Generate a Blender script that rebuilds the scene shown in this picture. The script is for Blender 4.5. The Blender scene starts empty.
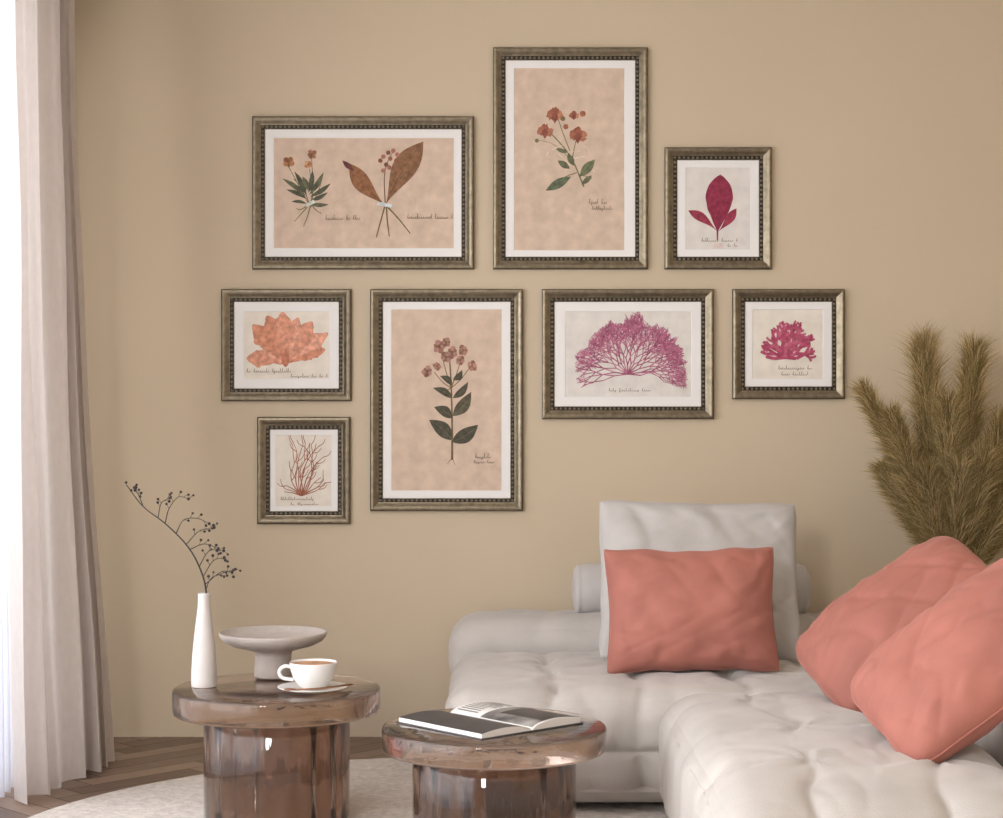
import bpy, bmesh, math, random
from mathutils import Vector, Matrix, noise
random.seed(7)
scene = bpy.context.scene
scene.view_settings.view_transform = 'Standard'

# ------------------------------------------------------------------ helpers
def lin(c):
    out = []
    for v in c:
        v = v / 255.0
        out.append(v / 12.92 if v <= 0.04045 else ((v + 0.055) / 1.055) ** 2.4)
    return out

def mat(name, col, rough=0.6, metal=0.0, var=0.0, vscale=8.0, bump=0.0, bscale=60.0, sheen=0.0,
        trans=0.0, ior=1.45, stretch=None, spec=0.5, sheencol=None, bdist=0.004):
    m = bpy.data.materials.new(name)
    m.use_nodes = True
    nt = m.node_tree
    b = nt.nodes['Principled BSDF']
    c = lin(col) + [1.0]
    b.inputs['Base Color'].default_value = c
    b.inputs['Roughness'].default_value = rough
    b.inputs['Metallic'].default_value = metal
    b.inputs['Specular IOR Level'].default_value = spec
    b.inputs['IOR'].default_value = ior
    if trans:
        b.inputs['Transmission Weight'].default_value = trans
    if sheen:
        b.inputs['Sheen Weight'].default_value = sheen
        b.inputs['Sheen Roughness'].default_value = 0.4
        if sheencol:
            b.inputs['Sheen Tint'].default_value = lin(sheencol) + [1]
    tc = nt.nodes.new('ShaderNodeTexCoord')
    mp = nt.nodes.new('ShaderNodeMapping')
    nt.links.new(tc.outputs['Object'], mp.inputs['Vector'])
    if stretch:
        mp.inputs['Scale'].default_value = stretch
    if var:
        n = nt.nodes.new('ShaderNodeTexNoise')
        n.inputs['Scale'].default_value = vscale
        n.inputs['Detail'].default_value = 6
        nt.links.new(mp.outputs['Vector'], n.inputs['Vector'])
        r = nt.nodes.new('ShaderNodeValToRGB')
        r.color_ramp.elements[0].position = 0.3
        r.color_ramp.elements[1].position = 0.7
        r.color_ramp.elements[0].color = [x * (1 - var) for x in c[:3]] + [1]
        r.color_ramp.elements[1].color = [min(1, x * (1 + var)) for x in c[:3]] + [1]
        nt.links.new(n.outputs['Fac'], r.inputs['Fac'])
        nt.links.new(r.outputs['Color'], b.inputs['Base Color'])
    if bump:
        n2 = nt.nodes.new('ShaderNodeTexNoise')
        n2.inputs['Scale'].default_value = bscale
        n2.inputs['Detail'].default_value = 4
        nt.links.new(mp.outputs['Vector'], n2.inputs['Vector'])
        bp = nt.nodes.new('ShaderNodeBump')
        bp.inputs['Strength'].default_value = bump
        bp.inputs['Distance'].default_value = bdist
        nt.links.new(n2.outputs['Fac'], bp.inputs['Height'])
        nt.links.new(bp.outputs['Normal'], b.inputs['Normal'])
    return m

def link(o, parent=None):
    scene.collection.objects.link(o)
    if parent:
        o.parent = parent
    return o

def empty(name, loc=(0, 0, 0)):
    o = bpy.data.objects.new(name, None)
    o.empty_display_size = 0.1
    o.location = loc
    return link(o)

def mesh_obj(name, verts, faces, mats, parent=None, smooth=False, midx=None):
    me = bpy.data.meshes.new(name)
    me.from_pydata([tuple(v) for v in verts], [], faces)
    if not isinstance(mats, (list, tuple)):
        mats = [mats]
    for m in mats:
        me.materials.append(m)
    if midx:
        for p, i in zip(me.polygons, midx):
            p.material_index = i
    if smooth:
        for p in me.polygons:
            p.use_smooth = True
    me.update()
    return link(bpy.data.objects.new(name, me), parent)

def recalc(o):
    bm = bmesh.new(); bm.from_mesh(o.data)
    bmesh.ops.remove_doubles(bm, verts=bm.verts, dist=1e-6)
    bmesh.ops.recalc_face_normals(bm, faces=bm.faces)
    bm.to_mesh(o.data); bm.free()

class MB:
    """mesh builder"""
    def __init__(s):
        s.v = []; s.f = []; s.m = []
    def box(s, x0, x1, y0, y1, z0, z1, mi=0):
        b = len(s.v)
        s.v += [(x0,y0,z0),(x1,y0,z0),(x1,y1,z0),(x0,y1,z0),(x0,y0,z1),(x1,y0,z1),(x1,y1,z1),(x0,y1,z1)]
        for f in [(0,3,2,1),(4,5,6,7),(0,1,5,4),(1,2,6,5),(2,3,7,6),(3,0,4,7)]:
            s.f.append(tuple(b+i for i in f)); s.m.append(mi)
    def lathe(s, prof, c=(0,0,0), seg=64, mi=0, mod=None):
        b = len(s.v); n = len(prof)
        for r, z in prof:
            for k in range(seg):
                a = 2*math.pi*k/seg
                q = r+(mod(a, r, z) if mod else 0)
                s.v.append((c[0]+q*math.cos(a), c[1]+q*math.sin(a), c[2]+z))
        for i in range(n-1):
            for k in range(seg):
                k2 = (k+1) % seg
                s.f.append((b+i*seg+k, b+i*seg+k2, b+(i+1)*seg+k2, b+(i+1)*seg+k)); s.m.append(mi)
    def tube(s, pts, rad, seg=8, mi=0, caps=True):
        pts = [Vector(p) for p in pts]
        n = len(pts); b = len(s.v)
        if not isinstance(rad, (list, tuple)):
            rad = [rad]*n
        up = Vector((0.13, 0.21, 1)).normalized()
        t0 = (pts[1]-pts[0]).normalized()
        if abs(t0.dot(up)) > 0.95: up = Vector((1, 0.1, 0))
        side = t0.cross(up).normalized()
        for i, p in enumerate(pts):
            t = (pts[min(i+1, n-1)]-pts[max(i-1, 0)]).normalized()
            side = (side - t*side.dot(t)).normalized()
            w = t.cross(side)
            for k in range(seg):
                a = 2*math.pi*k/seg
                s.v.append(tuple(p + (side*math.cos(a)+w*math.sin(a))*rad[i]))
        for i in range(n-1):
            for k in range(seg):
                k2 = (k+1) % seg
                s.f.append((b+i*seg+k, b+i*seg+k2, b+(i+1)*seg+k2, b+(i+1)*seg+k)); s.m.append(mi)
        if caps:
            s.f.append(tuple(b+k for k in range(seg))[::-1]); s.m.append(mi)
            s.f.append(tuple(b+(n-1)*seg+k for k in range(seg))); s.m.append(mi)
    def ball(s, c, r, seg=8, rings=6, mi=0, sc=(1,1,1)):
        b = len(s.v)
        s.v.append((c[0], c[1], c[2]+r*sc[2]))
        for i in range(1, rings):
            ph = math.pi*i/rings
            for k in range(seg):
                a = 2*math.pi*k/seg
                s.v.append((c[0]+r*sc[0]*math.sin(ph)*math.cos(a), c[1]+r*sc[1]*math.sin(ph)*math.sin(a), c[2]+r*sc[2]*math.cos(ph)))
        s.v.append((c[0], c[1], c[2]-r*sc[2]))
        last = len(s.v)-1
        for k in range(seg):
            k2 = (k+1) % seg
            s.f.append((b, b+1+k, b+1+k2)); s.m.append(mi)
            for i in range(rings-2):
                q = b+1+i*seg
                s.f.append((q+k, q+seg+k, q+seg+k2, q+k2)); s.m.append(mi)
            q = b+1+(rings-2)*seg
            s.f.append((q+k, last, q+k2)); s.m.append(mi)
    def obj(s, name, mats, parent=None, smooth=True, fix=False):
        o = mesh_obj(name, s.v, s.f, mats, parent, smooth, s.m)
        if fix: recalc(o)
        return o

def spline(ctrl, n=24):
    P = [Vector(c) for c in ctrl]
    P = [P[0]*2-P[1]] + P + [P[-1]*2-P[-2]]
    out = []
    segs = len(P)-3
    for i in range(segs):
        p0, p1, p2, p3 = P[i:i+4]
        m = max(2, n//segs)
        for j in range(m):
            t = j/m
            out.append(0.5*((2*p1)+(p2-p0)*t+(2*p0-5*p1+4*p2-p3)*t*t+(3*p1-p0-3*p2+p3)*t*t*t))
    out.append(P[-2])
    return out

# ------------------------------------------------------------------ camera
cam = bpy.data.cameras.new('camera')
cam.lens = 64.61
cam.sensor_width = 36
co = bpy.data.objects.new('camera', cam)
co.location = (0, 0, 1.3)
co.rotation_euler = (math.radians(90), 0, 0)
link(co)
scene.camera = co

# ------------------------------------------------------------------ room shell
WY = 7.14
XL, XR = -1.80, 2.7
YF = -0.4
CZ = 3.12
m_wall = mat('wall_paint', (201, 184, 158), rough=0.9, var=0.015, vscale=1.5, bump=0.05, bscale=250, spec=0.2)
m_ceil = mat('ceiling_paint', (235, 230, 222), rough=0.9)
m_white = mat('window_frame_white', (235, 232, 228), rough=0.5)

b = MB(); b.box(XL-0.12, XR+0.12, WY, WY+0.12, 0, CZ); b.obj('wall_back', m_wall, smooth=False)
b = MB(); b.box(XR, XR+0.12, YF, WY, 0, CZ); b.obj('wall_right', m_wall, smooth=False)
b = MB(); b.box(XL-0.12, XR+0.12, YF, WY+0.12, CZ, CZ+0.1); b.obj('ceiling', m_ceil, smooth=False)
WY0, WY1, WZ1 = 1.5, 6.3, 2.85
b = MB()
b.box(XL-0.12, XL, WY1, WY, 0, CZ)
b.box(XL-0.12, XL, YF, WY0, 0, CZ)
b.box(XL-0.12, XL, WY0, WY1, WZ1, CZ)
b.obj('wall_left', m_wall, smooth=False)
win = empty('window_1', (XL-0.06, (WY0+WY1)/2, 0))
b = MB()
hy = (WY1-WY0)/2
b.box(-0.04, 0.04, -hy, hy, 0, 0.08); b.box(-0.04, 0.04, -hy, hy, WZ1-0.08, WZ1)
for k in range(5):
    y = -hy+0.04+k*(2*hy-0.08)/4
    b.box(-0.035, 0.035, y-0.04, y+0.04, 0.08, WZ1-0.08)
b.obj('frame', m_white, win, smooth=False)

# floor: herringbone planks
L, W = 0.50, 0.10
m_floor = bpy.data.materials.new('herringbone_oak'); m_floor.use_nodes = True
nt = m_floor.node_tree; pb = nt.nodes['Principled BSDF']
at = nt.nodes.new('ShaderNodeAttribute'); at.attribute_name = 'plank'
tc = nt.nodes.new('ShaderNodeTexCoord')
nz = nt.nodes.new('ShaderNodeTexNoise'); nz.inputs['Scale'].default_value = 14; nz.inputs['Detail'].default_value = 8
nt.links.new(tc.outputs['Object'], nz.inputs['Vector'])
ad = nt.nodes.new('ShaderNodeMath'); ad.operation = 'MULTIPLY_ADD'
nt.links.new(nz.outputs['Fac'], ad.inputs[0]); ad.inputs[1].default_value = 0.5
nt.links.new(at.outputs['Fac'], ad.inputs[2])
rp = nt.nodes.new('ShaderNodeValToRGB')
rp.color_ramp.elements[0].position = 0.15; rp.color_ramp.elements[0].color = lin((92, 72, 60))+[1]
rp.color_ramp.elements[1].position = 1.0; rp.color_ramp.elements[1].color = lin((158, 134, 116))+[1]
nt.links.new(ad.outputs[0], rp.inputs['Fac']); nt.links.new(rp.outputs['Color'], pb.inputs['Base Color'])
pb.inputs['Roughness'].default_value = 0.45
m_gap = mat('floor_gap', (45, 33, 26), rough=0.9)
bm = bmesh.new()
lay = bm.faces.layers.float.new('plank_f')
g = 0.0015
cs = math.cos(math.pi/4)
def addq(x0, x1, y0, y1):
    vs = []
    cx = (x0+x1)/2; cy = (y0+y1)/2
    cx, cy = (cx-cy)*cs, (cx+cy)*cs
    if not (XL-0.6 < cx < XR+0.6 and YF-0.6 < cy < WY+0.6): return
    for (x, y) in [(x0+g, y0+g), (x1-g, y0+g), (x1-g, y1-g), (x0+g, y1-g)]:
        vs.append(bm.verts.new(((x-y)*cs, (x+y)*cs, 0)))
    f = bm.faces.new(vs); f[lay] = random.random()*0.7
for m_ in range(-14, 15):
    for k in range(-110, 110):
        ox, oy = k*W+m_*2*L, k*W
        addq(ox, ox+L, oy, oy+W)
        addq(ox-W, ox, oy, oy+L)
for pc, pn in [((XL,0,0),(-1,0,0)), ((XR,0,0),(1,0,0)), ((0,YF,0),(0,-1,0)), ((0,WY,0),(0,1,0))]:
    geom = bm.verts[:]+bm.edges[:]+bm.faces[:]
    bmesh.ops.bisect_plane(bm, geom=geom, plane_co=pc, plane_no=pn, clear_outer=True)
vals = [f[lay] for f in bm.faces]
npl = len(bm.faces)
vs = [bm.verts.new(p) for p in [(XL,YF,-0.002),(XR,YF,-0.002),(XR,WY,-0.002),(XL,WY,-0.002)]]
gf = bm.faces.new(vs); gf.material_index = 1
vs = [bm.verts.new(p) for p in [(XL,YF,-0.05),(XL,WY,-0.05),(XR,WY,-0.05),(XR,YF,-0.05)]]
gf = bm.faces.new(vs); gf.material_index = 1
me = bpy.data.meshes.new('floor'); bm.to_mesh(me); bm.free()
me.materials.append(m_floor); me.materials.append(m_gap)
a = me.attributes.new('plank', 'FLOAT', 'FACE')
for i in range(len(me.polygons)):
    a.data[i].value = vals[i] if i < npl else 0
link(bpy.data.objects.new('floor', me))

# rug
m_rug = mat('rug_wool', (214, 205, 196), rough=0.95, var=0.16, vscale=45, bump=1.0, bscale=120)
b = MB()
RR = 1.40
b.lathe([(0.0001, 0.012)]+[(RR*i/40, 0.012+0.0015*math.sin(i*2.1)) for i in range(1, 40)]+[(RR-.01, 0.012), (RR, 0.006), (RR-.005, 0.0005), (0.0001, 0.0005)], seg=128)
o = b.obj('round_rug', m_rug); o.location = (-0.16, 5.28, 0)

# ------------------------------------------------------------------ curtains
def curtain(name, top, bot, nf, amp, z0, z1, mt, n=320, mz=40, seed=0, wob=0.012):
    vs = []; fs = []
    for j in range(mz+1):
        s = j/mz; z = z0+(z1-z0)*s
        q = (1-s)**1.6
        for i in range(n+1):
            t = i/n
            tx = t + 0.045*math.sin(5.1*t+seed)+0.03*math.sin(13*t+seed*2)
            x0 = top[0][0]*(1-t)+top[1][0]*t; y0 = top[0][1]*(1-t)+top[1][1]*t
            x1 = bot[0][0]*(1-t)+bot[1][0]*t; y1 = bot[0][1]*(1-t)+bot[1][1]*t
            x = x0*(1-q)+x1*q; y = y0*(1-q)+y1*q
            ph = 2*math.pi*nf*tx + 0.7*math.sin(z*1.1+seed)*(1-s)
            a = amp*(0.7+0.45*math.sin(9*t+seed+z*0.3))*(1+0.25*(1-s))
            w = math.sin(ph)+0.22*math.sin(2*ph+seed+z*0.5)
            x += a*w; y += a*0.8*math.cos(ph*1.0+0.7)
            x += wob*noise.noise(Vector((t*6+seed, z*1.2, 0)))
            vs.append((x, y, z))
    for j in range(mz):
        for i in range(n):
            k = j*(n+1)+i
            fs.append((k, k+1, k+n+2, k+n+1))
    return mesh_obj(name, vs, fs, mt, smooth=True)

def cloth_mat(name, col, tr, transp=0.0, tcol=None):
    m = mat(name, col, rough=0.85, var=0.05, vscale=60, bump=0.25, bscale=300, stretch=(1, 1, 0.4))
    nt = m.node_tree; pb = nt.nodes['Principled BSDF']; out = nt.nodes['Material Output']
    t = nt.nodes.new('ShaderNodeBsdfTranslucent'); t.inputs['Color'].default_value = lin(tcol or col)+[1]
    mx = nt.nodes.new('ShaderNodeMixShader'); mx.inputs[0].default_value = tr
    nt.links.new(pb.outputs[0], mx.inputs[1]); nt.links.new(t.outputs[0], mx.inputs[2])
    last = mx
    if transp:
        tp = nt.nodes.new('ShaderNodeBsdfTransparent')
        m2 = nt.nodes.new('ShaderNodeMixShader'); m2.inputs[0].default_value = transp
        nt.links.new(mx.outputs[0], m2.inputs[1]); nt.links.new(tp.outputs[0], m2.inputs[2])
        last = m2
    nt.links.new(last.outputs[0], out.inputs['Surface'])
    return m
m_cur = cloth_mat('linen_curtain', (224, 215, 208), 0.36)
m_sheer = cloth_mat('sheer_voile', (236, 238, 245), 0.6, 0.2)
curtain('linen_curtain', [(-1.630, 5.92), (-1.580, 6.62)], [(-1.565, 5.92), (-1.435, 6.62)], 6, 0.036, 0.006, 3.02, m_cur, seed=1.3)
curtain('sheer_curtain', [(-1.69, 1.4), (-1.70, 6.3)], [(-1.68, 1.4), (-1.68, 6.3)], 44, 0.022, 0.006, 3.02, m_sheer, n=700, mz=14, seed=0.4, wob=0.004)
b = MB(); b.box(XL+0.08, -1.50, 1.35, 6.95, 3.03, CZ-0.001)
b.obj('curtain_track', m_white, smooth=False)

# ------------------------------------------------------------------ soft furniture
m_sofa = mat('sofa_velvet', (190, 183, 176), rough=0.8, var=0.09, vscale=4, bump=0.25, bscale=220, sheen=0.25)
def soft_block(name, x0, x1, y0, y1, z0, z1, r, xs, ys, zs, parent, A=0.022, crown=0.02, cuts=96, seed=0.0, mt=None, btn=0.008):
    bm = bmesh.new()
    bmesh.ops.create_cube(bm, size=2)
    bmesh.ops.subdivide_edges(bm, edges=bm.edges[:], cuts=cuts, use_grid_fill=True)
    c = Vector(((x0+x1)/2, (y0+y1)/2, (z0+z1)/2)); h = Vector(((x1-x0)/2, (y1-y0)/2, (z1-z0)/2))
    for v in bm.verts:
        p = Vector((v.co.x*h.x, v.co.y*h.y, v.co.z*h.z))
        q = Vector([max(-(h[i]-r), min(h[i]-r, p[i])) for i in range(3)])
        d = p-q
        n = d.normalized() if d.length > 1e-9 else Vector((0, 0, 1))
        w = q+n*r+c
        ww = w+Vector((noise.noise(w*2.5+Vector((seed, 0, 0))), noise.noise(w*2.5+Vector((seed, 7, 0))), 0))*0.08
        dx = min([abs(ww.x-s) for s in xs] or [9]); dy = min([abs(ww.y-s) for s in ys] or [9]); dz = min([abs(ww.z-s) for s in zs] or [9])
        wob = max(0.2, 1+1.3*noise.noise(w*4+Vector((seed, 0, 0))))
        def cr(dd): return math.exp(-dd/0.028)
        ax = cr(dx)*(1-n.x*n.x); ay = cr(dy)*(1-n.y*n.y)*0.75; az = cr(dz)*(1-n.z*n.z)
        dep = A*wob*max(ax, ay, az)
        if btn and n.z > 0.5:
            rr = math.hypot(dx, dy)
            dep += btn*math.exp(-(rr/0.035)**2)
            bx = min(xs, key=lambda s: abs(ww.x-s)) if xs else 0; by = min(ys, key=lambda s: abs(ww.y-s)) if ys else 0
            an = math.atan2(ww.y-by, ww.x-bx)
            dep += 0.007*math.sin(an*6+3*noise.noise(w*7))*math.exp(-rr/0.14)*min(1, rr/0.03)
        cw = crown*(max(0, 1-(abs(p.x)/h.x)**3))*(max(0, 1-(abs(p.y)/h.y)**3))*max(0, n.z)
        wq = w+Vector((noise.noise(w*3), noise.noise(w*3+Vector((5, 5, 5))), 0))*0.15
        rid = max(0, 1-2.4*abs(noise.noise(Vector((wq.x*5, wq.y*2.4, wq.z*3))+Vector((seed, 13, 1)))))**3
        dis = -dep+cw+0.008*noise.noise(w*4.0+Vector((seed, 3, 1)))+0.0025*noise.noise(w*12+Vector((seed, 3, 1)))-0.005*rid
        if abs(n.z) < 0.5:
            dis += 0.006*noise.noise(Vector((w.x*18, w.y*18, w.z*4)))
        if n.z < -0.5: dis = 0
        v.co = w+n*dis
        if v.co.z < z0: v.co.z = z0
    me = bpy.data.meshes.new(name); bm.to_mesh(me); bm.free()
    me.materials.append(mt or m_sofa)
    for p in me.polygons: p.use_smooth = True
    return link(bpy.data.objects.new(name, me), parent)

sofa = empty('sectional_sofa', (0, 0, 0))
soft_block('rear_seat', -0.185, 1.33, 5.70, 6.70, 0.035, 0.405, 0.10, [0.13, 0.45, 0.77, 1.09], [6.03, 6.38], [0.21], sofa, seed=1)
soft_block('chaise_seat', 0.485, 1.33, 4.08, 5.72, 0.035, 0.405, 0.12, [0.77, 1.06], [4.5, 5.0, 5.46], [], sofa, seed=5, crown=0.03)
soft_block('backrest', -0.20, 1.55, 6.70, 7.10, 0.035, 0.51, 0.11, [0.15, 0.5, 0.85, 1.2], [], [0.3], sofa, seed=9, btn=0, A=0.018)
soft_block('side_backrest', 1.33, 1.57, 4.10, 6.70, 0.035, 0.51, 0.09, [], [4.6, 5.1, 5.6, 6.1], [0.3], sofa, seed=12, btn=0, A=0.015)
m_leg = mat('sofa_foot_black', (40, 36, 33), rough=0.5)
b = MB()
for (x, y) in [(-0.08, 5.85), (-0.08, 6.95), (1.45, 6.95), (1.45, 4.25), (0.60, 4.25), (0.60, 5.6)]:
    b.lathe([(0.0001, 0.0138), (0.025, 0.0138), (0.03, 0.055), (0.0001, 0.055)], (x, y, 0), 20)
b.obj('feet', m_leg, sofa)

# bolster
m_bol = mat('bolster_velvet', (192, 186, 181), rough=0.8, var=0.04, vscale=6, bump=0.2, bscale=220, sheen=0.3)
bl = 0.45; R = 0.096
prof = [(0.0001, -bl), (0.03, -bl-0.004), (R*0.7, -bl), (R*0.93, -bl+0.012), (R*0.98, -bl+0.022), (R*0.955, -bl+0.028)]
for i in range(30):
    prof.append((R*(1+0.012*math.sin(i*0.9)), -bl+0.036+i*(2*bl-0.072)/29))
prof += [(R*0.955, bl-0.028), (R*0.98, bl-0.022), (R*0.93, bl-0.012), (R*0.7, bl), (0.03, bl+0.004), (0.0001, bl)]
b = MB(); b.lathe(prof, seg=48)
o = b.obj('bolster_pillow', m_bol, fix=True)
o.rotation_euler = (0, math.radians(90), 0); o.location = (0.725, 6.90, 0.514+R)

def pillow(name, c, u, n, w, h, t, mt, seed=0, N=80, wr=1.0, crease=1.0, pipe=True, blunt=0.05, pinch=0.07):
    u = Vector(u).normalized(); n = Vector(n); n = (n-u*n.dot(u)).normalized(); v = n.cross(u)
    c = Vector(c)
    vs = []
    def P(a, b_, side):
        ea = 1-abs(a)**2.2; eb = 1-abs(b_)**2.2
        th = t/2*max(0, ea*eb)**0.45
        x = w/2*a*(1-pinch*(1-b_*b_)*abs(a)); y = h/2*b_*(1-pinch*(1-a*a)*abs(b_))
        k = (abs(a)*abs(b_))**4*blunt
        x *= 1-k; y *= 1-k
        q = Vector((a*1.3+seed, b_*1.3, side*3))
        ed = min(1, (ea*eb)*3)
        th += wr*ed*(0.016*noise.noise(q)+0.006*noise.noise(q*2.7))
        rad = math.atan2(b_, a)
        e2 = max(abs(a), abs(b_))
        th += wr*0.009*math.sin(rad*13+5*noise.noise(q*2))*max(0, e2-0.45)*min(1, (1-e2)*6)
        d1 = a*0.8+b_*0.6
        r1 = 1-abs(noise.noise(Vector((d1*2.0+seed, (a-b_)*0.6, side))))*2
        th -= crease*0.007*max(0, r1)**4*ed
        r2 = 1-abs(noise.noise(Vector(((b_-a*.7)*2.2+seed*2, (a+b_)*0.5, side+4))))*2
        th -= crease*0.006*max(0, r2)**5*ed
        x += 0.006*noise.noise(Vector((b_*3, seed, 1)))*abs(a); y += 0.008*noise.noise(Vector((a*3, seed, 2)))*abs(b_)
        return c+u*x+v*y+n*(th*side)
    idx = {}; fs = []
    for side in (1, -1):
        for i in range(N+1):
            for j in range(N+1):
                a = -1+2*i/N; b_ = -1+2*j/N
                a = math.sin(a*math.pi/2); b_ = math.sin(b_*math.pi/2)
                edge = i in (0, N) or j in (0, N)
                if edge and side == -1:
                    idx[(side, i, j)] = idx[(1, i, j)]; continue
                idx[(side, i, j)] = len(vs); vs.append(P(a, b_, side))
        for i in range(N):
            for j in range(N):
                q = [idx[(side, i, j)], idx[(side, i+1, j)], idx[(side, i+1, j+1)], idx[(side, i, j+1)]]
                fs.append(q if side == 1 else q[::-1])
    b = MB(); b.v = vs; b.f = fs; b.m = [0]*len(fs)
    if pipe:
        loop = [(i, 0) for i in range(N)]+[(N, j) for j in range(N)]+[(N-i, N) for i in range(N)]+[(0, N-j) for j in range(N+1)]
        b.tube([vs[idx[(1, i, j)]] for i, j in loop], 0.0035, 6)
    return b.obj(name, mt)

m_pink = mat('dusty_pink_velvet', (168, 106, 92), rough=0.75, var=0.16, vscale=5, bump=0.15, bscale=260, sheen=0.3, sheencol=(235, 190, 180))
m_cush = mat('light_grey_cushion_linen', (186, 181, 176), rough=0.85, var=0.05, vscale=6, bump=0.25, bscale=240, sheen=0.2)
def lean(deg):
    a = math.radians(deg); return (0, -math.cos(a), math.sin(a))
pillow('back_cushion', (0.708, 6.46, 0.685), (1, 0, -0.015), lean(18), 0.74, 0.60, 0.21, m_cush, seed=3, wr=1.5, crease=1.2, pinch=0.06)
pillow('throw_pillow', (0.640, 6.08, 0.622), (1, 0, 0.012), lean(14), 0.60, 0.435, 0.24, m_pink, seed=8, pinch=0.09, crease=0.6)
pillow('throw_pillow', (1.205, 5.43, 0.652), (0.79, 0, 0.60), (-0.57, -0.45, 0.685), 0.64, 0.44, 0.26, m_pink, seed=21, blunt=0.12, pinch=0.04, crease=1.3)
pillow('throw_pillow', (1.225, 4.68, 0.655), (0.79, 0, 0.60), (-0.57, -0.45, 0.685), 0.64, 0.44, 0.25, m_pink, seed=33, blunt=0.12, pinch=0.04, crease=1.3)

# ------------------------------------------------------------------ tables
m_glass = mat('smoked_brown_glass', (196, 172, 156), rough=0.02, trans=0.97, ior=1.45, bump=0.3, bscale=7, stretch=(1, 1, 0.3), bdist=0.02)
def table(x, y, zt, th, R=0.325, rb=0.228):
    b = MB()
    e = 0.010
    b.lathe([(0.0001, zt-th), (R-e, zt-th), (R-e*0.3, zt-th+e*0.3), (R, zt-th+e), (R, zt-e), (R-e*0.3, zt-e*0.3), (R-e, zt), (0.0001, zt)], seg=96)
    z0 = 0.0145; z1 = zt-th-0.001; ri = rb-0.030
    def ridge(a, r, z):
        # cast glass: soft vertical flutes on the inside wall of the drum
        return 0.0045*(math.sin(a*18)+0.6*math.sin(a*11+1.3)) if r < rb-0.012 else 0.0
    zz = [z1-e-(z1-z0-2*e)*i/6 for i in range(7)]
    prof = [(rb-e, z0), (rb, z0+e), (rb, z1-e), (rb-e, z1), (ri+e, z1)]+[(ri, z) for z in zz]+[(ri+e, z0), (rb-e, z0)]
    b.lathe(prof, seg=192, mod=ridge)
    o = b.obj('side_table', m_glass)
    recalc(o)
    o.location = (x, y, 0)
    return o
table(-0.706, 5.66, 0.427, 0.078)
table(-0.021, 5.20, 0.388, 0.070, rb=0.236)

# ------------------------------------------------------------------ vase with branch
TZ = 0.427
vase = empty('bud_vase_with_branch', (-0.935, 5.66, TZ+0.0005))
m_vase = mat('vase_ceramic', (206, 199, 193), rough=0.6, var=0.04, vscale=20)
b = MB()
vp = spline([(0.0001, 0), (0.034, 0.0), (0.040, 0.008), (0.039, 0.06), (0.034, 0.13), (0.026, 0.20), (0.020, 0.25), (0.019, 0.292)], 56)
prof = [(max(0.0001, p.x), p.y) for p in vp]
prof += [(0.0165, 0.294), (0.015, 0.290), (0.017, 0.24), (0.02, 0.15), (0.0001, 0.12)]
b.lathe(prof, seg=40); b.obj('vase', m_vase, vase)
m_twig = mat('dark_twig', (52, 45, 44), rough=0.8)
b = MB()
sc = 5.66/1800
def tp(px, py, dy=0.0):
    return ((px-204)*sc, dy, (688-py)*sc)
def twig(pts, r0, r1, n=20):
    s = spline([tp(*p) for p in pts], n)
    b.tube(s, [r0+(r1-r0)*i/(len(s)-1) for i in range(len(s))], 6)
    return s
twig([(205, 640), (206, 594), (199, 568), (186, 546), (165, 525), (143, 508), (126, 486)], 0.0034, 0.0016, 40)
subs = [
 [(143, 508, 0), (138, 497, .01), (134, 492, .012)], [(165, 525, 0), (170, 510, -.02), (180, 498, -.03), (190, 500, -.03)],
 [(158, 519, 0), (160, 505, .02), (168, 500, .03)],
 [(176, 535, 0), (185, 521, -.03), (200, 519, -.05), (212, 524, -.06)], [(186, 546, 0), (198, 533, .02), (212, 530, .04)],
 [(190, 551, 0), (205, 545, -.02), (220, 549, -.04)], [(199, 568, 0), (208, 553, .02), (222, 553, .03)],
 [(203, 578, 0), (214, 562, -.02), (226, 558, -.04)], [(206, 590, 0), (214, 578, -.03), (238, 569, -.06)], [(205, 586, 0), (220, 574, .02), (230, 575, .04)],
]
for sgm in subs:
    s = twig(sgm, 0.0017, 0.0009, 12)
    m = len(s)
    for i in range(m//3, m, 2):
        p = Vector(s[i]); ang = random.choice((-1, 1))*random.uniform(0.5, 1.2)
        d = (Vector(s[min(i+1, m-1)])-Vector(s[i-1])).normalized()
        q = p+Vector((d.x*math.cos(ang)-d.z*math.sin(ang), random.uniform(-0.4, 0.4), d.x*math.sin(ang)+d.z*math.cos(ang)))*0.018
        b.tube([p, (p+q)/2+Vector((0, 0, 0.001)), q], [0.0008]*3, 5)
        b.ball(q, random.uniform(0.0036, 0.0052), 8, 6)
    b.ball(s[-1], 0.005, 8, 6)
for q in [(126, 484), (131, 492), (134, 489), (140, 498)]:
    b.ball(tp(*q), 0.0045, 8, 6)
b.obj('branch', m_twig, vase)

# ------------------------------------------------------------------ pedestal bowl
m_stone = mat('bowl_stone', (178, 167, 158), rough=0.85, var=0.06, vscale=40, bump=0.4, bscale=160)
b = MB()
b.lathe([(0.0001, 0.0), (0.058, 0), (0.062, 0.004), (0.060, 0.03), (0.059, 0.07), (0.062, 0.084), (0.085, 0.092), (0.13, 0.103), (0.160, 0.118), (0.172, 0.132),
         (0.175, 0.142), (0.173, 0.147), (0.169, 0.145), (0.158, 0.135), (0.12, 0.122), (0.06, 0.116), (0.0001, 0.114)], seg=80)
o = b.obj('pedestal_bowl', m_stone); o.location = (-0.744, 5.865, TZ+0.0005)

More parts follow.
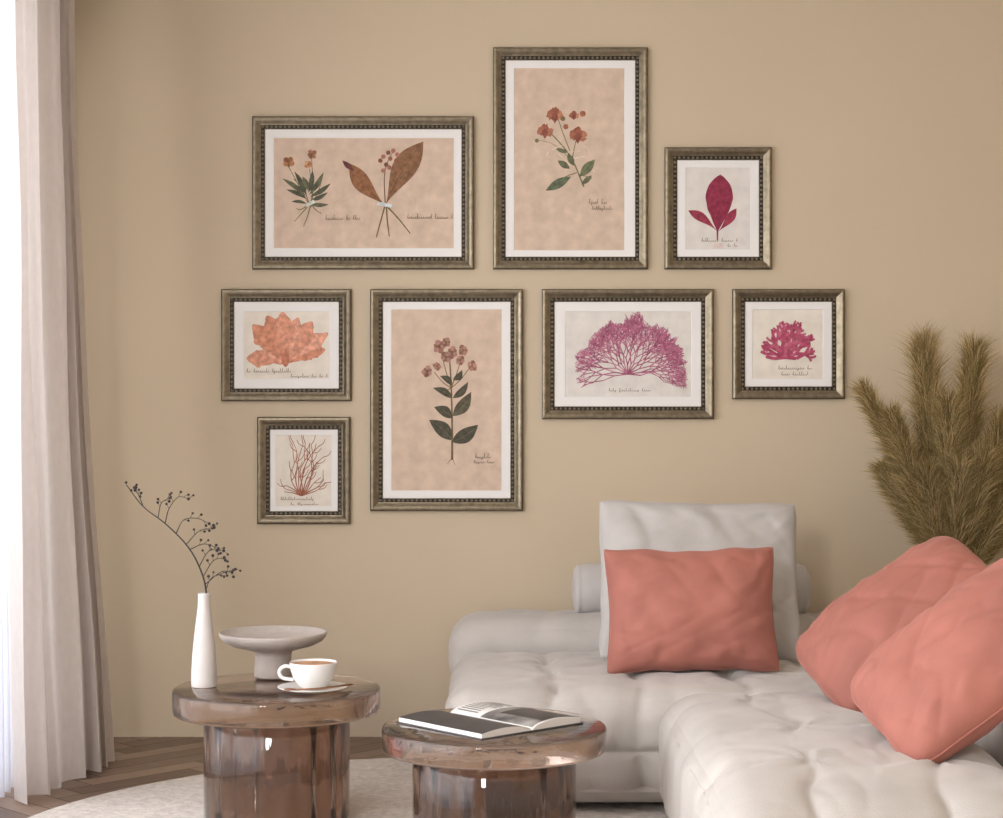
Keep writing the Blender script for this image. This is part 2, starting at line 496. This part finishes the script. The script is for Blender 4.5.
# ------------------------------------------------------------------ coffee cup
cup = empty('coffee_cup', (-0.583, 5.56, TZ+0.0005))
m_china = mat('white_china', (232, 229, 224), rough=0.25)
b = MB()
b.lathe([(0.0001, 0.001), (0.045, 0.0), (0.05, 0.003), (0.075, 0.006), (0.106, 0.014), (0.109, 0.017), (0.105, 0.017), (0.07, 0.011), (0.045, 0.008), (0.0001, 0.008)], seg=64)
b.obj('saucer', m_china, cup)
b = MB()
cpx = 0.002
b.lathe([(0.0001, 0.009), (0.032, 0.009), (0.034, 0.013), (0.048, 0.022), (0.062, 0.042), (0.070, 0.066), (0.0735, 0.090), (0.0730, 0.092), (0.0705, 0.090), (0.067, 0.07), (0.058, 0.042), (0.04, 0.022), (0.0001, 0.018)], (cpx, 0, 0), seg=64)
hs = spline([(cpx-0.068, 0, 0.076), (cpx-0.090, -0.004, 0.078), (cpx-0.104, -0.006, 0.064), (cpx-0.096, -0.006, 0.044), (cpx-0.062, 0, 0.036)], 24)
b.tube(hs, 0.0058, 10)
b.obj('cup', m_china, cup)
b = MB()
m_cof = mat('latte_foam', (182, 138, 104), rough=0.5, var=0.35, vscale=25)
b.lathe([(0.0001, 0.086), (0.05, 0.086), (0.0692, 0.0855)], (cpx, 0, 0), seg=48); b.obj('coffee', m_cof, cup)
b = MB()
m_spoon = mat('copper_spoon', (150, 110, 85), rough=0.3, metal=0.9)
b.tube(spline([(-0.045, -0.082, 0.0185), (0.03, -0.075, 0.021), (0.10, -0.045, 0.026), (0.125, -0.03, 0.027)], 20), 0.003, 8)
b.ball((-0.06, -0.082, 0.0195), 0.02, 16, 8, sc=(1, 0.6, 0.22))
b.obj('spoon', m_spoon, cup)

# ------------------------------------------------------------------ open book
bk = empty('open_book', (-0.035, 5.225, 0.3885))
bk.rotation_euler = (0, 0, math.radians(-48))
m_page = mat('book_page', (232, 228, 222), rough=0.7)
m_dark = mat('printed_dark_page', (62, 60, 61), rough=0.4, var=0.4, vscale=9)
m_photo = mat('printed_photo', (128, 124, 120), rough=0.45, var=0.98, vscale=11)
m_text = mat('printed_text', (120, 116, 110), rough=0.6)
def page_h(v, base):
    return base*(1-math.exp(-v/0.016))+0.010*math.sin(min(1, v/0.20)*math.pi)
def sheet(b, u0, u1, v0, v1, side, base, off, mi, skirt=False):
    n = 24; i0 = len(b.v)
    for i in range(n+1):
        v = v0+(v1-v0)*i/n
        z = page_h(v, base)+off
        b.v += [(u0, side*v, z), (u1, side*v, z)]
        if skirt: b.v += [(u0, side*v, 0.003), (u1, side*v, 0.003)]
    s = 4 if skirt else 2
    for i in range(n):
        k = i0+i*s
        b.f.append((k, k+1, k+s+1, k+s)); b.m.append(mi)
        if skirt:
            b.f.append((k, k+s, k+s+2, k+2)); b.m.append(mi)
            b.f.append((k+1, k+3, k+s+3, k+s+1)); b.m.append(mi)
    if skirt:
        k = i0+n*s
        b.f.append((k, k+1, k+3, k+2)); b.m.append(mi)
b = MB()
b.box(-0.188, 0.188, -0.197, 0.197, 0, 0.0028, 1)
hu = 0.182
for side in (-1, 1):
    sheet(b, -hu, hu, 0.0, 0.19, side, 0.010 if side < 0 else 0.013, 0.003, 0, True)
sheet(b, -hu+0.001, hu-0.001, 0.003, 0.189, -1, 0.010, 0.0034, 1)
# right-hand page: white with a column of text and a large photograph
sheet(b, -0.05, hu-0.008, 0.008, 0.182, 1, 0.013, 0.0036, 2)
sheet(b, -0.01, hu-0.008, 0.05, 0.182, 1, 0.013, 0.0040, 1)
for r in range(10):
    sheet(b, -0.170, -0.170+random.uniform(0.08, 0.11), 0.022+r*0.015, 0.028+r*0.015, 1, 0.013, 0.0038, 3)
for r in range(4):
    sheet(b, 0.05, 0.05+random.uniform(0.06, 0.10), 0.03+r*0.010, 0.032+r*0.010, -1, 0.010, 0.0038, 0)
b.obj('pages', [m_page, m_dark, m_photo, m_text], bk, smooth=False)

# ------------------------------------------------------------------ framed botanical prints
S = 7.115/1800.0      # metres per unit of the wall elevation drawing
m_frame = mat('bronze_frame', (133, 122, 102), rough=0.36, metal=0.8, var=0.25, vscale=40, bump=0.1, bscale=90)
m_groove = mat('frame_dark_groove', (56, 49, 41), rough=0.5, metal=0.5)
m_bead = mat('bead_bronze', (136, 124, 102), rough=0.38, metal=0.7)
m_mat = mat('mat_board', (233, 230, 226), rough=0.9)
m_tan = mat('aged_paper_tan', (207, 184, 163), rough=0.9, var=0.11, vscale=20, bump=0.3, bscale=50)
m_cream = mat('aged_paper_cream', (226, 217, 203), rough=0.9, var=0.07, vscale=20, bump=0.2, bscale=50)
m_grey = mat('aged_paper_grey', (219, 213, 205), rough=0.9, var=0.07, vscale=20, bump=0.2, bscale=50)
_mc = {}
def cm(col, var=0.3):
    if col not in _mc:
        _mc[col] = mat('pressed_%d_%d_%d' % col, col, rough=0.85, var=var, vscale=60)
    return _mc[col]
zr = random.Random(99)
class Art:
    def __init__(s, cx, cy):
        s.cx, s.cy = cx, cy; s.v = []; s.f = []; s.m = []; s.mats = []; s.z = 0.0048
    def mi(s, col):
        m = cm(col)
        if m not in s.mats: s.mats.append(m)
        return s.mats.index(m)
    def up(s): s.z += 0.00003
    def pt(s, x, y): return ((x-s.cx)*S, -s.z, (s.cy-y)*S)
    def poly(s, pts, col):
        b0 = len(s.v)
        s.v += [s.pt(*p) for p in pts]
        s.f.append(tuple(range(b0, b0+len(pts)))); s.m.append(s.mi(col))
    def stroke(s, pts, w0, w1, col, smooth=True, jit=False):
        P = [Vector((p[0], p[1])) for p in pts]
        if smooth and len(P) > 2:
            P = spline(P, 6*len(P))
        z_ = s.z
        if jit: s.z = 0.0048+zr.random()*0.0012
        n = len(P); b0 = len(s.v); mi = s.mi(col)
        for i, p in enumerate(P):
            t = P[min(i+1, n-1)]-P[max(i-1, 0)]
            if t.length < 1e-6: t = Vector((1, 0))
            t.normalize(); nn = Vector((-t.y, t.x)); w = (w0+(w1-w0)*i/(n-1))/2
            s.v += [s.pt(*(p+nn*w)), s.pt(*(p-nn*w))]
        for i in range(n-1):
            k = b0+2*i
            s.f.append((k, k+1, k+3, k+2)); s.m.append(mi)
        s.z = z_
    def leaf(s, x0, y0, x1, y1, w, col, bend=0.0, peak=0.5, rag=0.0, vein=None, tipr=1.0):
        s.up()
        a = Vector((x0, y0)); c = Vector((x1, y1)); d = c-a; L_ = d.length; t = d/L_; nn = Vector((-t.y, t.x))
        mi = s.mi(col); n = 26; b0 = len(s.v); mid = []
        for i in range(n+1):
            u = i/n
            uu = u**(math.log(0.5)/math.log(peak))
            ww = w/2*(max(0, math.sin(math.pi*uu))**tipr)+0.15
            if rag: ww *= 1+rag*noise.noise(Vector((u*9+x1, y1, 0)))
            cc = a+d*u+nn*(bend*math.sin(math.pi*u)); mid.append(cc)
            w2 = ww*(1+(rag*noise.noise(Vector((u*9, x1, 5))) if rag else 0))
            s.v += [s.pt(*(cc+nn*ww)), s.pt(*(cc-nn*w2))]
        for i in range(n):
            k = b0+2*i
            s.f.append((k, k+1, k+3, k+2)); s.m.append(mi)
        if vein:
            s.up(); s.stroke([tuple(m) for m in mid], 0.8, 0.3, vein, False)
    def lobe(s, x0, y0, x1, y1, w, col, dark, bend=0.0):
        """irregular algal blade: narrow at the base, broad ragged tip"""
        a = Vector((x0, y0)); c = Vector((x1, y1)); d = c-a; L_ = d.length; t = d/L_; nn = Vector((-t.y, t.x))
        for (grow, cl) in ((0.35, dark), (0, col)):
            s.up(); left = []; right = []
            n = 34
            for i in range(n+1):
                u = i/n
                prof = (u**1.0)*1.15+0.05
                if u > 0.55:
                    q = (u-0.55)/0.45
                    prof = 0.68*math.cos(q*math.pi/2)**0.75+0.02
                    prof *= 1.0+0.25*math.sin(q*3.0)
                ww = (w/2*1.35*prof+grow)*(1+0.45*noise.noise(Vector((u*5+x1, y1, 0)))+0.22*noise.noise(Vector((u*19+x1, y1, 4))))
                w2 = (w/2*1.35*prof+grow)*(1+0.45*noise.noise(Vector((u*5, x1, 5)))+0.22*noise.noise(Vector((u*19, x1, 9))))
                cc = a+d*(u*(1+grow/L_))+nn*(bend*math.sin(math.pi*u*.8))
                left.append(cc+nn*ww); right.append(cc-nn*w2)
            mi = s.mi(cl); b0 = len(s.v)
            for l, r in zip(left, right): s.v += [s.pt(*l), s.pt(*r)]
            for i in range(n):
                k = b0+2*i
                s.f.append((k, k+1, k+3, k+2)); s.m.append(mi)
    def blob(s, x, y, r, col, rag=0.3, sy=1.0):
        s.up(); n = 18
        s.poly([(x+r*math.cos(2*math.pi*k/n)*(1+rag*noise.noise(Vector((x+k*0.9, y, 1)))), y+r*sy*math.sin(2*math.pi*k/n)*(1+rag*noise.noise(Vector((x, y+k*0.9, 2))))) for k in range(n)], col)
    def flower(s, x, y, r, col, col2, n=5):
        for k in range(n):
            a = 2*math.pi*k/n+x
            rr = r*(0.8+0.4*abs(math.sin(k*2.3+y)))
            s.leaf(x, y, x+rr*math.cos(a), y+rr*math.sin(a), rr*0.8, col if k % 2 else col2, peak=0.6, rag=0.4)
        s.blob(x, y, r*0.25, (120, 96, 62))
    def script(s, x0, x1, y, h=2.6, col=(142, 124, 108)):
        s.up(); x = x0; pts = []
        rnd = random.Random(int(x0*7+y))
        yy = y
        while x < x1:
            if rnd.random() < 0.14 and len(pts) > 5:
                s.stroke(pts, 0.45, 0.4, col); pts = []; x += 2.5; continue
            r = rnd.random()
            hh = h*(1.7 if r < 0.15 or not pts else rnd.uniform(0.35, 0.7))
            pts += [(x, yy), (x+1.1, yy-hh), (x+0.7, yy-hh*0.85)]
            if r > 0.93: pts.append((x+0.3, yy+h*0.8))
            pts.append((x+1.2, yy+0.1))
            x += rnd.uniform(1.6, 2.3)
        if len(pts) > 2: s.stroke(pts, 0.45, 0.4, col)

def frame(outer, paper, pm, draw):
    x0, y0, x1, y1 = outer
    cx, cy = (x0+x1)/2, (y0+y1)/2
    hw, hh = (x1-x0)/2*S, (y1-y0)/2*S
    e = empty('framed_botanical_print', ((cx-501.5)*S, WY-0.0008, 1.3+(409-cy)*S))
    prof = [(0, 0), (0, .018), (.002, .0225), (.006, .0245), (.010, .025), (.018, .0225), (.026, .0175), (.031, .0145), (.0335, .014), (.035, .0100), (.046, .0095), (.0475, .0115), (.050, .009), (.050, .003)]
    b = MB(); n = len(prof)
    for w, z in prof:
        X, Z = hw-w, hh-w
        b.v += [(-X, -z, -Z), (X, -z, -Z), (X, -z, Z), (-X, -z, Z)]
    for i in range(n-1):
        for k in range(4):
            k2 = (k+1) % 4
            b.f.append((i*4+k, i*4+k2, (i+1)*4+k2, (i+1)*4+k)); b.m.append(1 if (i >= 8 and i < 11) or i < 2 else 0)
    b.obj('moulding', [m_frame, m_groove], e, smooth=False)
    b = MB()
    wb = 0.0405; X, Z = hw-wb, hh-wb
    sp = 0.0175
    nx = int(2*X/sp); nz = int(2*Z/sp)
    for i in range(nx+1):
        x = -X+2*X*i/nx
        for z in (-Z, Z): b.ball((x, -.012, z), 0.0055, 8, 5)
    for i in range(1, nz):
        z = -Z+2*Z*i/nz
        for x in (-X, X): b.ball((x, -.012, z), 0.0055, 8, 5)
    b.obj('beading', m_bead, e)
    a0, b0, a1, b1 = [(paper[0]-cx)*S, (cy-paper[3])*S, (paper[2]-cx)*S, (cy-paper[1])*S]
    X, Z = hw-0.0495, hh-0.0495
    vs = [(-X, -.0065, -Z), (X, -.0065, -Z), (X, -.0065, Z), (-X, -.0065, Z),
          (a0, -.0065, b0), (a1, -.0065, b0), (a1, -.0065, b1), (a0, -.0065, b1)]
    q = 0.0015
    vs += [(a0+q, -.0045, b0+q), (a1-q, -.0045, b0+q), (a1-q, -.0045, b1-q), (a0+q, -.0045, b1-q)]
    fs = []
    for k in range(4):
        k2 = (k+1) % 4
        fs += [(k, k2, 4+k2, 4+k), (4+k, 4+k2, 8+k2, 8+k)]
    mesh_obj('mat_board', vs, fs, m_mat, e)
    mesh_obj('paper', [(a0, -.0044, b0), (a1, -.0044, b0), (a1, -.0044, b1), (a0, -.0044, b1)], [(0, 1, 2, 3)], pm, e)
    b = MB(); b.box(-hw+0.002, hw-0.002, -0.003, 0, -hh+0.002, hh-0.002); b.obj('backing', m_mat, e, smooth=False)
    A = Art(cx, cy); draw(A)
    mesh_obj('pressed_specimen', A.v, A.f, A.mats, e, midx=A.m)

GREEN = (104, 104, 80); DGREEN = (86, 87, 70); STEM = (122, 108, 76); BROWN = (142, 98, 68); OR = (178, 122, 86)
def d1(A):
    for (x, y) in [(288, 166), (311, 156), (309, 168), (322, 176), (293, 178)]:
        A.up(); A.stroke([(310, 207), ((310+x)/2+2, 190), (x, y)], 1.0, 0.7, STEM)
    for l in [(305, 195, 282, 178, 4.5), (306, 195, 294, 171, 5), (308, 192, 312, 170, 5), (309, 194, 323, 172, 5), (310, 196, 330, 183, 4.5),
              (306, 198, 286, 189, 4), (310, 200, 327, 192, 4), (307, 190, 302, 176, 5), (309, 203, 328, 204, 4), (306, 203, 291, 201, 3), (310, 190, 318, 181, 5), (304, 192, 292, 185, 4)]:
        A.leaf(*l, GREEN if l[0] % 2 else DGREEN, bend=1)
    A.flower(288, 162, 5.5, OR, BROWN); A.flower(311, 154, 5, (168, 114, 98), BROWN); A.flower(308, 164, 4, (192, 146, 102), OR)
    for p in [[(309, 204), (301, 213), (294, 221)], [(310, 205), (307, 216), (303, 226)], [(311, 204), (316, 210), (321, 213)], [(309, 204), (300, 209), (296, 208)]]:
        A.up(); A.stroke(p, 1.2, 0.7, STEM)
    A.leaf(384, 204, 349, 163, 17, (142, 98, 68), bend=-3, peak=0.62, vein=(116, 80, 54))
    A.leaf(386, 203, 423, 141, 24, (134, 97, 70), bend=-3, peak=0.6, vein=(108, 79, 56))
    A.leaf(353, 170, 342, 160, 5, (100, 56, 54))
    A.up(); A.stroke([(385, 204), (384, 180), (386, 165), (392, 152)], 1.1, 0.7, (120, 94, 62))
    for (x, y) in [(383, 156), (380, 160), (388, 152), (393, 150), (397, 154), (390, 158), (386, 164), (383, 170), (396, 160), (389, 167)]:
        A.blob(x, y, 2.3, (162, 108, 96) if x % 2 else (134, 88, 70))
    for p in [[(385, 204), (398, 218), (410, 233)], [(385, 204), (380, 222), (376, 237)], [(386, 204), (387, 220), (389, 236)]]:
        A.up(); A.stroke(p, 1.5, 1.0, (122, 104, 70))
    A.up(); A.poly([(378, 201), (392, 204), (391, 207.5), (377, 204.5)], (205, 212, 212))
    A.up(); A.poly([(304, 204), (313, 199), (315, 202), (306, 207)], (200, 205, 195))
    A.script(325, 360, 219); A.script(407, 452, 218)
def d2(A):
    A.stroke([(546, 128), (558, 140), (572, 158), (584, 186)], 1.0, 1.6, (118, 118, 84))
    A.up(); A.stroke([(576, 140), (574, 150), (572, 160)], 0.8, 1.2, (118, 118, 84)); A.up(); A.stroke([(558, 117), (563, 132), (570, 150)], 0.8, 1.0, (118, 118, 84))
    A.up(); A.stroke([(571, 160), (562, 150), (550, 142), (534, 139)], 0.8, 0.5, (150, 134, 100))
    A.up(); A.stroke([(577, 172), (566, 176), (560, 180)], 1, .7, STEM); A.up(); A.stroke([(578, 174), (588, 176), (592, 178)], 1, .7, STEM)
    for p in [[(566, 160), (556, 152), (548, 158), (552, 166)], [(566, 152), (580, 150), (586, 146), (590, 152)], [(572, 165), (560, 160), (556, 166)], [(562, 145), (550, 150), (546, 156)], [(574, 158), (584, 156), (592, 160)], [(574, 162), (588, 166), (596, 172)]]:
        A.up(); A.stroke(p, 0.7, 0.4, (214, 204, 180))
    for (x, y, r) in [(555, 115, 8.5), (545, 131, 8), (578, 135, 9), (574, 115, 5)]:
        A.blob(x-r*.35, y-r*.1, r*.62, (162, 104, 80), rag=.6); A.blob(x+r*.4, y, r*.62, (180, 124, 96), rag=.6)
        A.blob(x, y-r*.5, r*.5, (150, 92, 72), rag=.6); A.leaf(x, y+r*.9, x, y-r*.4, r*.8, (134, 80, 66), peak=.6, rag=.4)
    A.blob(583, 113, 3, (160, 100, 76)); A.blob(566, 126, 2.6, (150, 92, 70)); A.blob(537, 140, 2, (116, 108, 74)); A.blob(563, 118, 2.4, (124, 110, 76))
    A.leaf(571, 176, 546, 190, 9, (102, 110, 86), vein=DGREEN); A.leaf(580, 176, 595, 159, 9, (110, 115, 86), vein=DGREEN)
    A.leaf(570, 168, 558, 160, 6, GREEN); A.leaf(574, 165, 568, 153, 6, GREEN); A.leaf(582, 184, 592, 175, 5, GREEN); A.leaf(568, 152, 556, 148, 4, GREEN)
    A.script(589, 606, 203); A.script(592, 612, 209, 2)
def d3(A):
    CR = (140, 48, 72)
    A.leaf(718, 232, 721, 174, 27, CR, peak=.62, tipr=.75, rag=.06)
    A.leaf(717, 230, 689, 210, 9, (152, 58, 78), peak=.65, bend=2); A.leaf(719, 231, 737, 208, 8.5, (152, 58, 78), peak=.65, bend=1)
    A.up(); A.stroke([(718, 228), (718, 240)], 2, 1.2, CR)
    for k in range(6): A.up(); A.stroke([(716+k*1.2, 243), (714+k*2, 248)], .5, .4, (210, 160, 150))
    A.script(702, 738, 241, 2.0); A.script(728, 738, 246, 1.6)
def d4(A):
    cols = [(212, 150, 124), (204, 140, 112), (218, 160, 136)]; dk = (194, 126, 100)
    for i, (x, y, w, bd) in enumerate([(246, 360, 15, 3), (325, 351, 13, -3), (262, 344, 15, 1), (308, 340, 14, -1), (252, 325, 18, 1), (328, 334, 14, -2), (312, 322, 17, -1), (266, 316, 18, 1), (298, 318, 15, -1), (282, 312, 19, 0)]):
        A.lobe(285, 363, x, y, w, cols[i % 3], dk, bd)
    A.leaf(285, 367, 285, 348, 8, (192, 124, 98), peak=.4)
    A.script(246, 290, 372, 2.0); A.script(290, 326, 377, 1.8)
def d5(A):
    A.stroke([(452, 460), (452, 425), (451, 385), (449, 352)], 2.2, 1.3, (112, 94, 68))
    for (x, y) in [(434, 372), (470, 367), (463, 352), (440, 348), (438, 390)]:
        A.up(); A.stroke([(451, 388), ((451+x)/2, (388+y)/2+2), (x, y)], 1.0, .7, (116, 96, 70))
    for l in [(452, 440, 429, 420, 14), (452, 442, 478, 425, 14), (452, 418, 434, 407, 10), (453, 416, 471, 392, 12), (452, 398, 433, 388, 7), (453, 398, 468, 382, 7), (452, 385, 440, 376, 6), (453, 380, 462, 370, 6)]:
        A.leaf(*l, (80, 77, 63) if l[4] % 4 else (92, 87, 70), bend=2, peak=.45, vein=(108, 99, 77))
    for (x, y, r) in [(439, 346, 6.5), (452, 352, 6), (463, 350, 5), (446, 357, 5.5), (427, 371, 5.5), (472, 366, 5), (437, 366, 4), (460, 360, 4.5), (446, 342, 4.5)]:
        A.flower(x, y, r, (170, 128, 117), (142, 102, 84), 6)
    for p in [[(452, 458), (447, 464)], [(452, 458), (455, 465)]]: A.up(); A.stroke(p, .8, .4, STEM)
    A.script(475, 490, 458, 2.4); A.script(474, 497, 463, 1.8)
def fan(A, x, y, ang, ln, w, dep, cols, spread, box, rnd, decay=.8):
    x2 = x+ln*math.cos(ang); y2 = y-ln*math.sin(ang)
    ex = (x2-(box[0]+box[2])/2)/((box[2]-box[0])/2); ey = (box[3]-y2)/(box[3]-box[1])
    th = math.atan2(ey, ex)
    lim = 1.02+0.22*noise.noise(Vector((th*3.0, box[0], 0)))+0.14*noise.noise(Vector((th*14, box[0], 3)))
    if math.hypot(ex, max(0, ey)) > lim or abs(ex) > 1.04 or y2 > box[3]+box[4]*(ex*ex): return
    A.stroke([(x, y), (x2, y2)], w, w*.85, cols[rnd.randrange(len(cols))], False, True)
    if dep == 0: return
    for s in ((-1, 1) if rnd.random() < .93 else (-1, 0, 1)):
        if dep < 4 and rnd.random() < .08: continue
        fan(A, x2, y2, ang+s*spread*rnd.uniform(.4, 1.35), ln*rnd.uniform(decay-.16, decay+.14), w*.88, dep-1, cols, spread, box, rnd, decay)
def d6(A):
    r = random.Random(3); c = [(164, 90, 116), (176, 104, 130), (156, 82, 108), (186, 122, 142)]
    for i in range(15):
        a = math.pi*(-.12+1.24*i/14)+r.uniform(-.06, .06)
        fan(A, 628, 374, a, 11*(.85+.35*abs(math.cos(a))), 1.25, 8, c, .42, (577, 318, 687, 377, 14), r, .87)
    A.script(609, 650, 391, 1.6)
def d7(A):
    r = random.Random(5); c = [(176, 78, 106), (188, 96, 120), (168, 70, 98)]
    for i in range(9):
        a = math.pi*(-.04+1.08*i/8)
        fan(A, 786, 357, a, 8.0*(.9+.5*abs(math.cos(a))), 4.0, 5, c, .5, (761, 320, 816, 358, 5), r, .82)
    A.script(779, 812, 369, 2); A.script(782, 808, 375, 1.8)
def d8(A):
    r = random.Random(11); c = (152, 94, 72)
    for i in range(14):
        a = math.pi*(.10+.80*i/13)
        x, y = 301, 496; pts = [(x, y)]
        for k in range(6):
            x += 9*math.cos(a); y -= 9*math.sin(a)*1.0; a += r.uniform(-.35, .35)+(.1 if a < math.pi/2 else -.1)*1.2
            if not (279 < x < 325 and 443 < y): break
            pts.append((x, y))
            if r.random() < .85 and k > 0:
                aa = a+r.choice((-1, 1))*.6
                A.stroke([(x, y), (x+6*math.cos(aa), y-6*math.sin(aa)), (x+10*math.cos(aa*.8+.3), y-11*math.sin(aa*.8+.3))], .8, .5, c, True, True)
        if len(pts) > 1: A.stroke(pts, 1.2, .6, c if i % 2 else (172, 114, 90), True, True)
    A.script(280, 312, 500, 1.6); A.script(290, 318, 505, 1.4)

frame((252, 116, 474, 269), (273, 137, 454, 248), m_tan, d1)
frame((493, 47, 648, 269), (514, 67, 625, 250), m_tan, d2)
frame((665, 147, 772, 269), (686, 167, 751, 249), m_grey, d3)
frame((221, 289, 351, 401), (243, 311, 329, 379), m_cream, d4)
frame((370, 289, 523, 511), (391, 309, 502, 491), m_tan, d5)
frame((542, 289, 714, 419), (565, 311, 692, 397), m_grey, d6)
frame((733, 289, 845, 399), (753, 309, 824, 379), m_cream, d7)
frame((257, 417, 350, 524), (275, 435, 331, 507), m_cream, d8)

# ------------------------------------------------------------------ pampas grass
PD = 6.80
pg = empty('pampas_grass_in_vase', (1.73, PD, 0))
m_pv = mat('floor_vase_ceramic', (200, 190, 178), rough=0.7, var=0.05)
b = MB()
b.lathe([(0.0001, 0.001), (0.08, 0.001), (0.10, 0.03), (0.13, 0.18), (0.125, 0.32), (0.08, 0.46), (0.055, 0.55), (0.06, 0.60), (0.054, 0.60), (0.05, 0.55), (0.07, 0.45), (0.0001, 0.3)], seg=48)
b.obj('floor_vase', m_pv, pg)
def plume_mat(name, col):
    m = mat(name, col, rough=0.9, sheen=0.3)
    nt = m.node_tree; pb = nt.nodes['Principled BSDF']; out = nt.nodes['Material Output']
    t = nt.nodes.new('ShaderNodeBsdfTranslucent'); t.inputs['Color'].default_value = lin(col)+[1]
    mx = nt.nodes.new('ShaderNodeMixShader'); mx.inputs[0].default_value = 0.45
    nt.links.new(pb.outputs[0], mx.inputs[1]); nt.links.new(t.outputs[0], mx.inputs[2])
    nt.links.new(mx.outputs[0], out.inputs['Surface'])
    return m
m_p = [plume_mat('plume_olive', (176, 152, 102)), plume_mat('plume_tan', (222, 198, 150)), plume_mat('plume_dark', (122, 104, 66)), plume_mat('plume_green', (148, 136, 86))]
rp_ = random.Random(4)
b = MB()
def plume(tip, ctrl, width, n, hair=0.60):
    base = Vector((rp_.uniform(-.02, .02), rp_.uniform(-.02, .02), 0.5))
    s = spline([base, Vector(ctrl), Vector(tip)], 40)
    b.tube(s, [0.003*(1-0.7*i/(len(s)-1)) for i in range(len(s))], 5, 0)
    m = len(s)-1
    for k in range(n):
        q = (1-hair)+hair*rp_.random()**0.88*0.98
        i = min(m-1, int(q*m)); f = q*m-i
        p = s[i].lerp(s[i+1], f); t = (s[i+1]-s[i]).normalized()
        rel = (q-(1-hair))/hair
        env = math.sin(math.pi*min(1, rel*0.72+0.10))**0.7*0.82+0.18
        rd = Vector((rp_.gauss(0, 1), rp_.gauss(0, 1), rp_.gauss(0, 1)))
        rd = (rd-t*rd.dot(t)).normalized()
        off = rp_.random()**0.7*width*0.42*env
        p = p+rd*off
        ln = width*(0.4+env)*rp_.uniform(0.6, 1.4)
        d = (t+rd*rp_.uniform(0.0, 0.42)+Vector((rp_.gauss(0, .14), rp_.gauss(0, .14), rp_.gauss(0, .08)))).normalized()
        p1 = p+d*ln*0.5; p2 = p+d*ln+rd*ln*0.16+Vector((rp_.gauss(0, .12)*ln, 0, -0.14*ln))
        wd = rp_.uniform(0.0006, 0.0013)
        sd = d.cross(Vector((rp_.uniform(-.5, .5), 1, rp_.uniform(-.5, .5)))).normalized()*wd
        i0 = len(b.v)
        b.v += [tuple(p-sd), tuple(p+sd), tuple(p1+sd*.9), tuple(p1-sd*.9), tuple(p2)]
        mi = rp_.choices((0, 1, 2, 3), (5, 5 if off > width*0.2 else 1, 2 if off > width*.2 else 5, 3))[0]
        b.f += [(i0, i0+1, i0+2, i0+3), (i0+3, i0+2, i0+4)]; b.m += [mi, mi]
def pgp(px, py, y=0.0):
    dd = PD+y
    return ((px-501.5)*dd/1800-1.73, y, 1.3+(409-py)*dd/1800)
P_ = [((864, 390), (924, 510), .062, -.05), ((923, 345), (938, 500), .095, -.02), ((975, 350), (962, 500), .088, .02), ((892, 418), (930, 520), .070, -.1), ((1003, 425), (975, 530), .080, -.05),
      ((948, 410), (950, 520), .090, -.12), ((905, 458), (932, 540), .080, -.14), ((883, 470), (925, 545), .06, -.02), ((1035, 400), (985, 520), .07, .02), ((985, 460), (966, 540), .085, -.15),
      ((1050, 470), (990, 550), .07, -.08), ((960, 470), (955, 550), .085, -.17), ((925, 475), (940, 550), .08, -.16), ((1010, 490), (975, 560), .08, -.1)]
for tip, ct, w, y in P_:
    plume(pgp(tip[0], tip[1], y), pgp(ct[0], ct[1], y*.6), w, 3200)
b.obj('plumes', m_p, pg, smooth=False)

# ------------------------------------------------------------------ light
w = bpy.data.worlds.new('sky'); scene.world = w; w.use_nodes = True
bg = w.node_tree.nodes['Background']
bg.inputs['Color'].default_value = (0.985, 0.985, 1.0, 1); bg.inputs['Strength'].default_value = 0.68
def area(name, loc, target, sx, sy, power, col=(1, 1, 1)):
    l = bpy.data.lights.new(name, 'AREA'); l.shape = 'RECTANGLE'; l.size = sx; l.size_y = sy; l.energy = power; l.color = col
    o = bpy.data.objects.new(name, l); o.location = loc
    o.rotation_euler = (Vector(target)-Vector(loc)).to_track_quat('-Z', 'Y').to_euler()
    link(o)
area('window_daylight', (-2.9, 3.9, 1.7), (0, 4.6, 1.1), 4.8, 2.8, 410, (0.985, 0.985, 1.0))
area('added_front_light', (-2.2, -1.0, 2.9), (0.5, 7.1, 1.3), 1.8, 1.4, 345, (1, 0.985, 0.965))  # soft front light added unseen behind the camera, not a fixture of the room
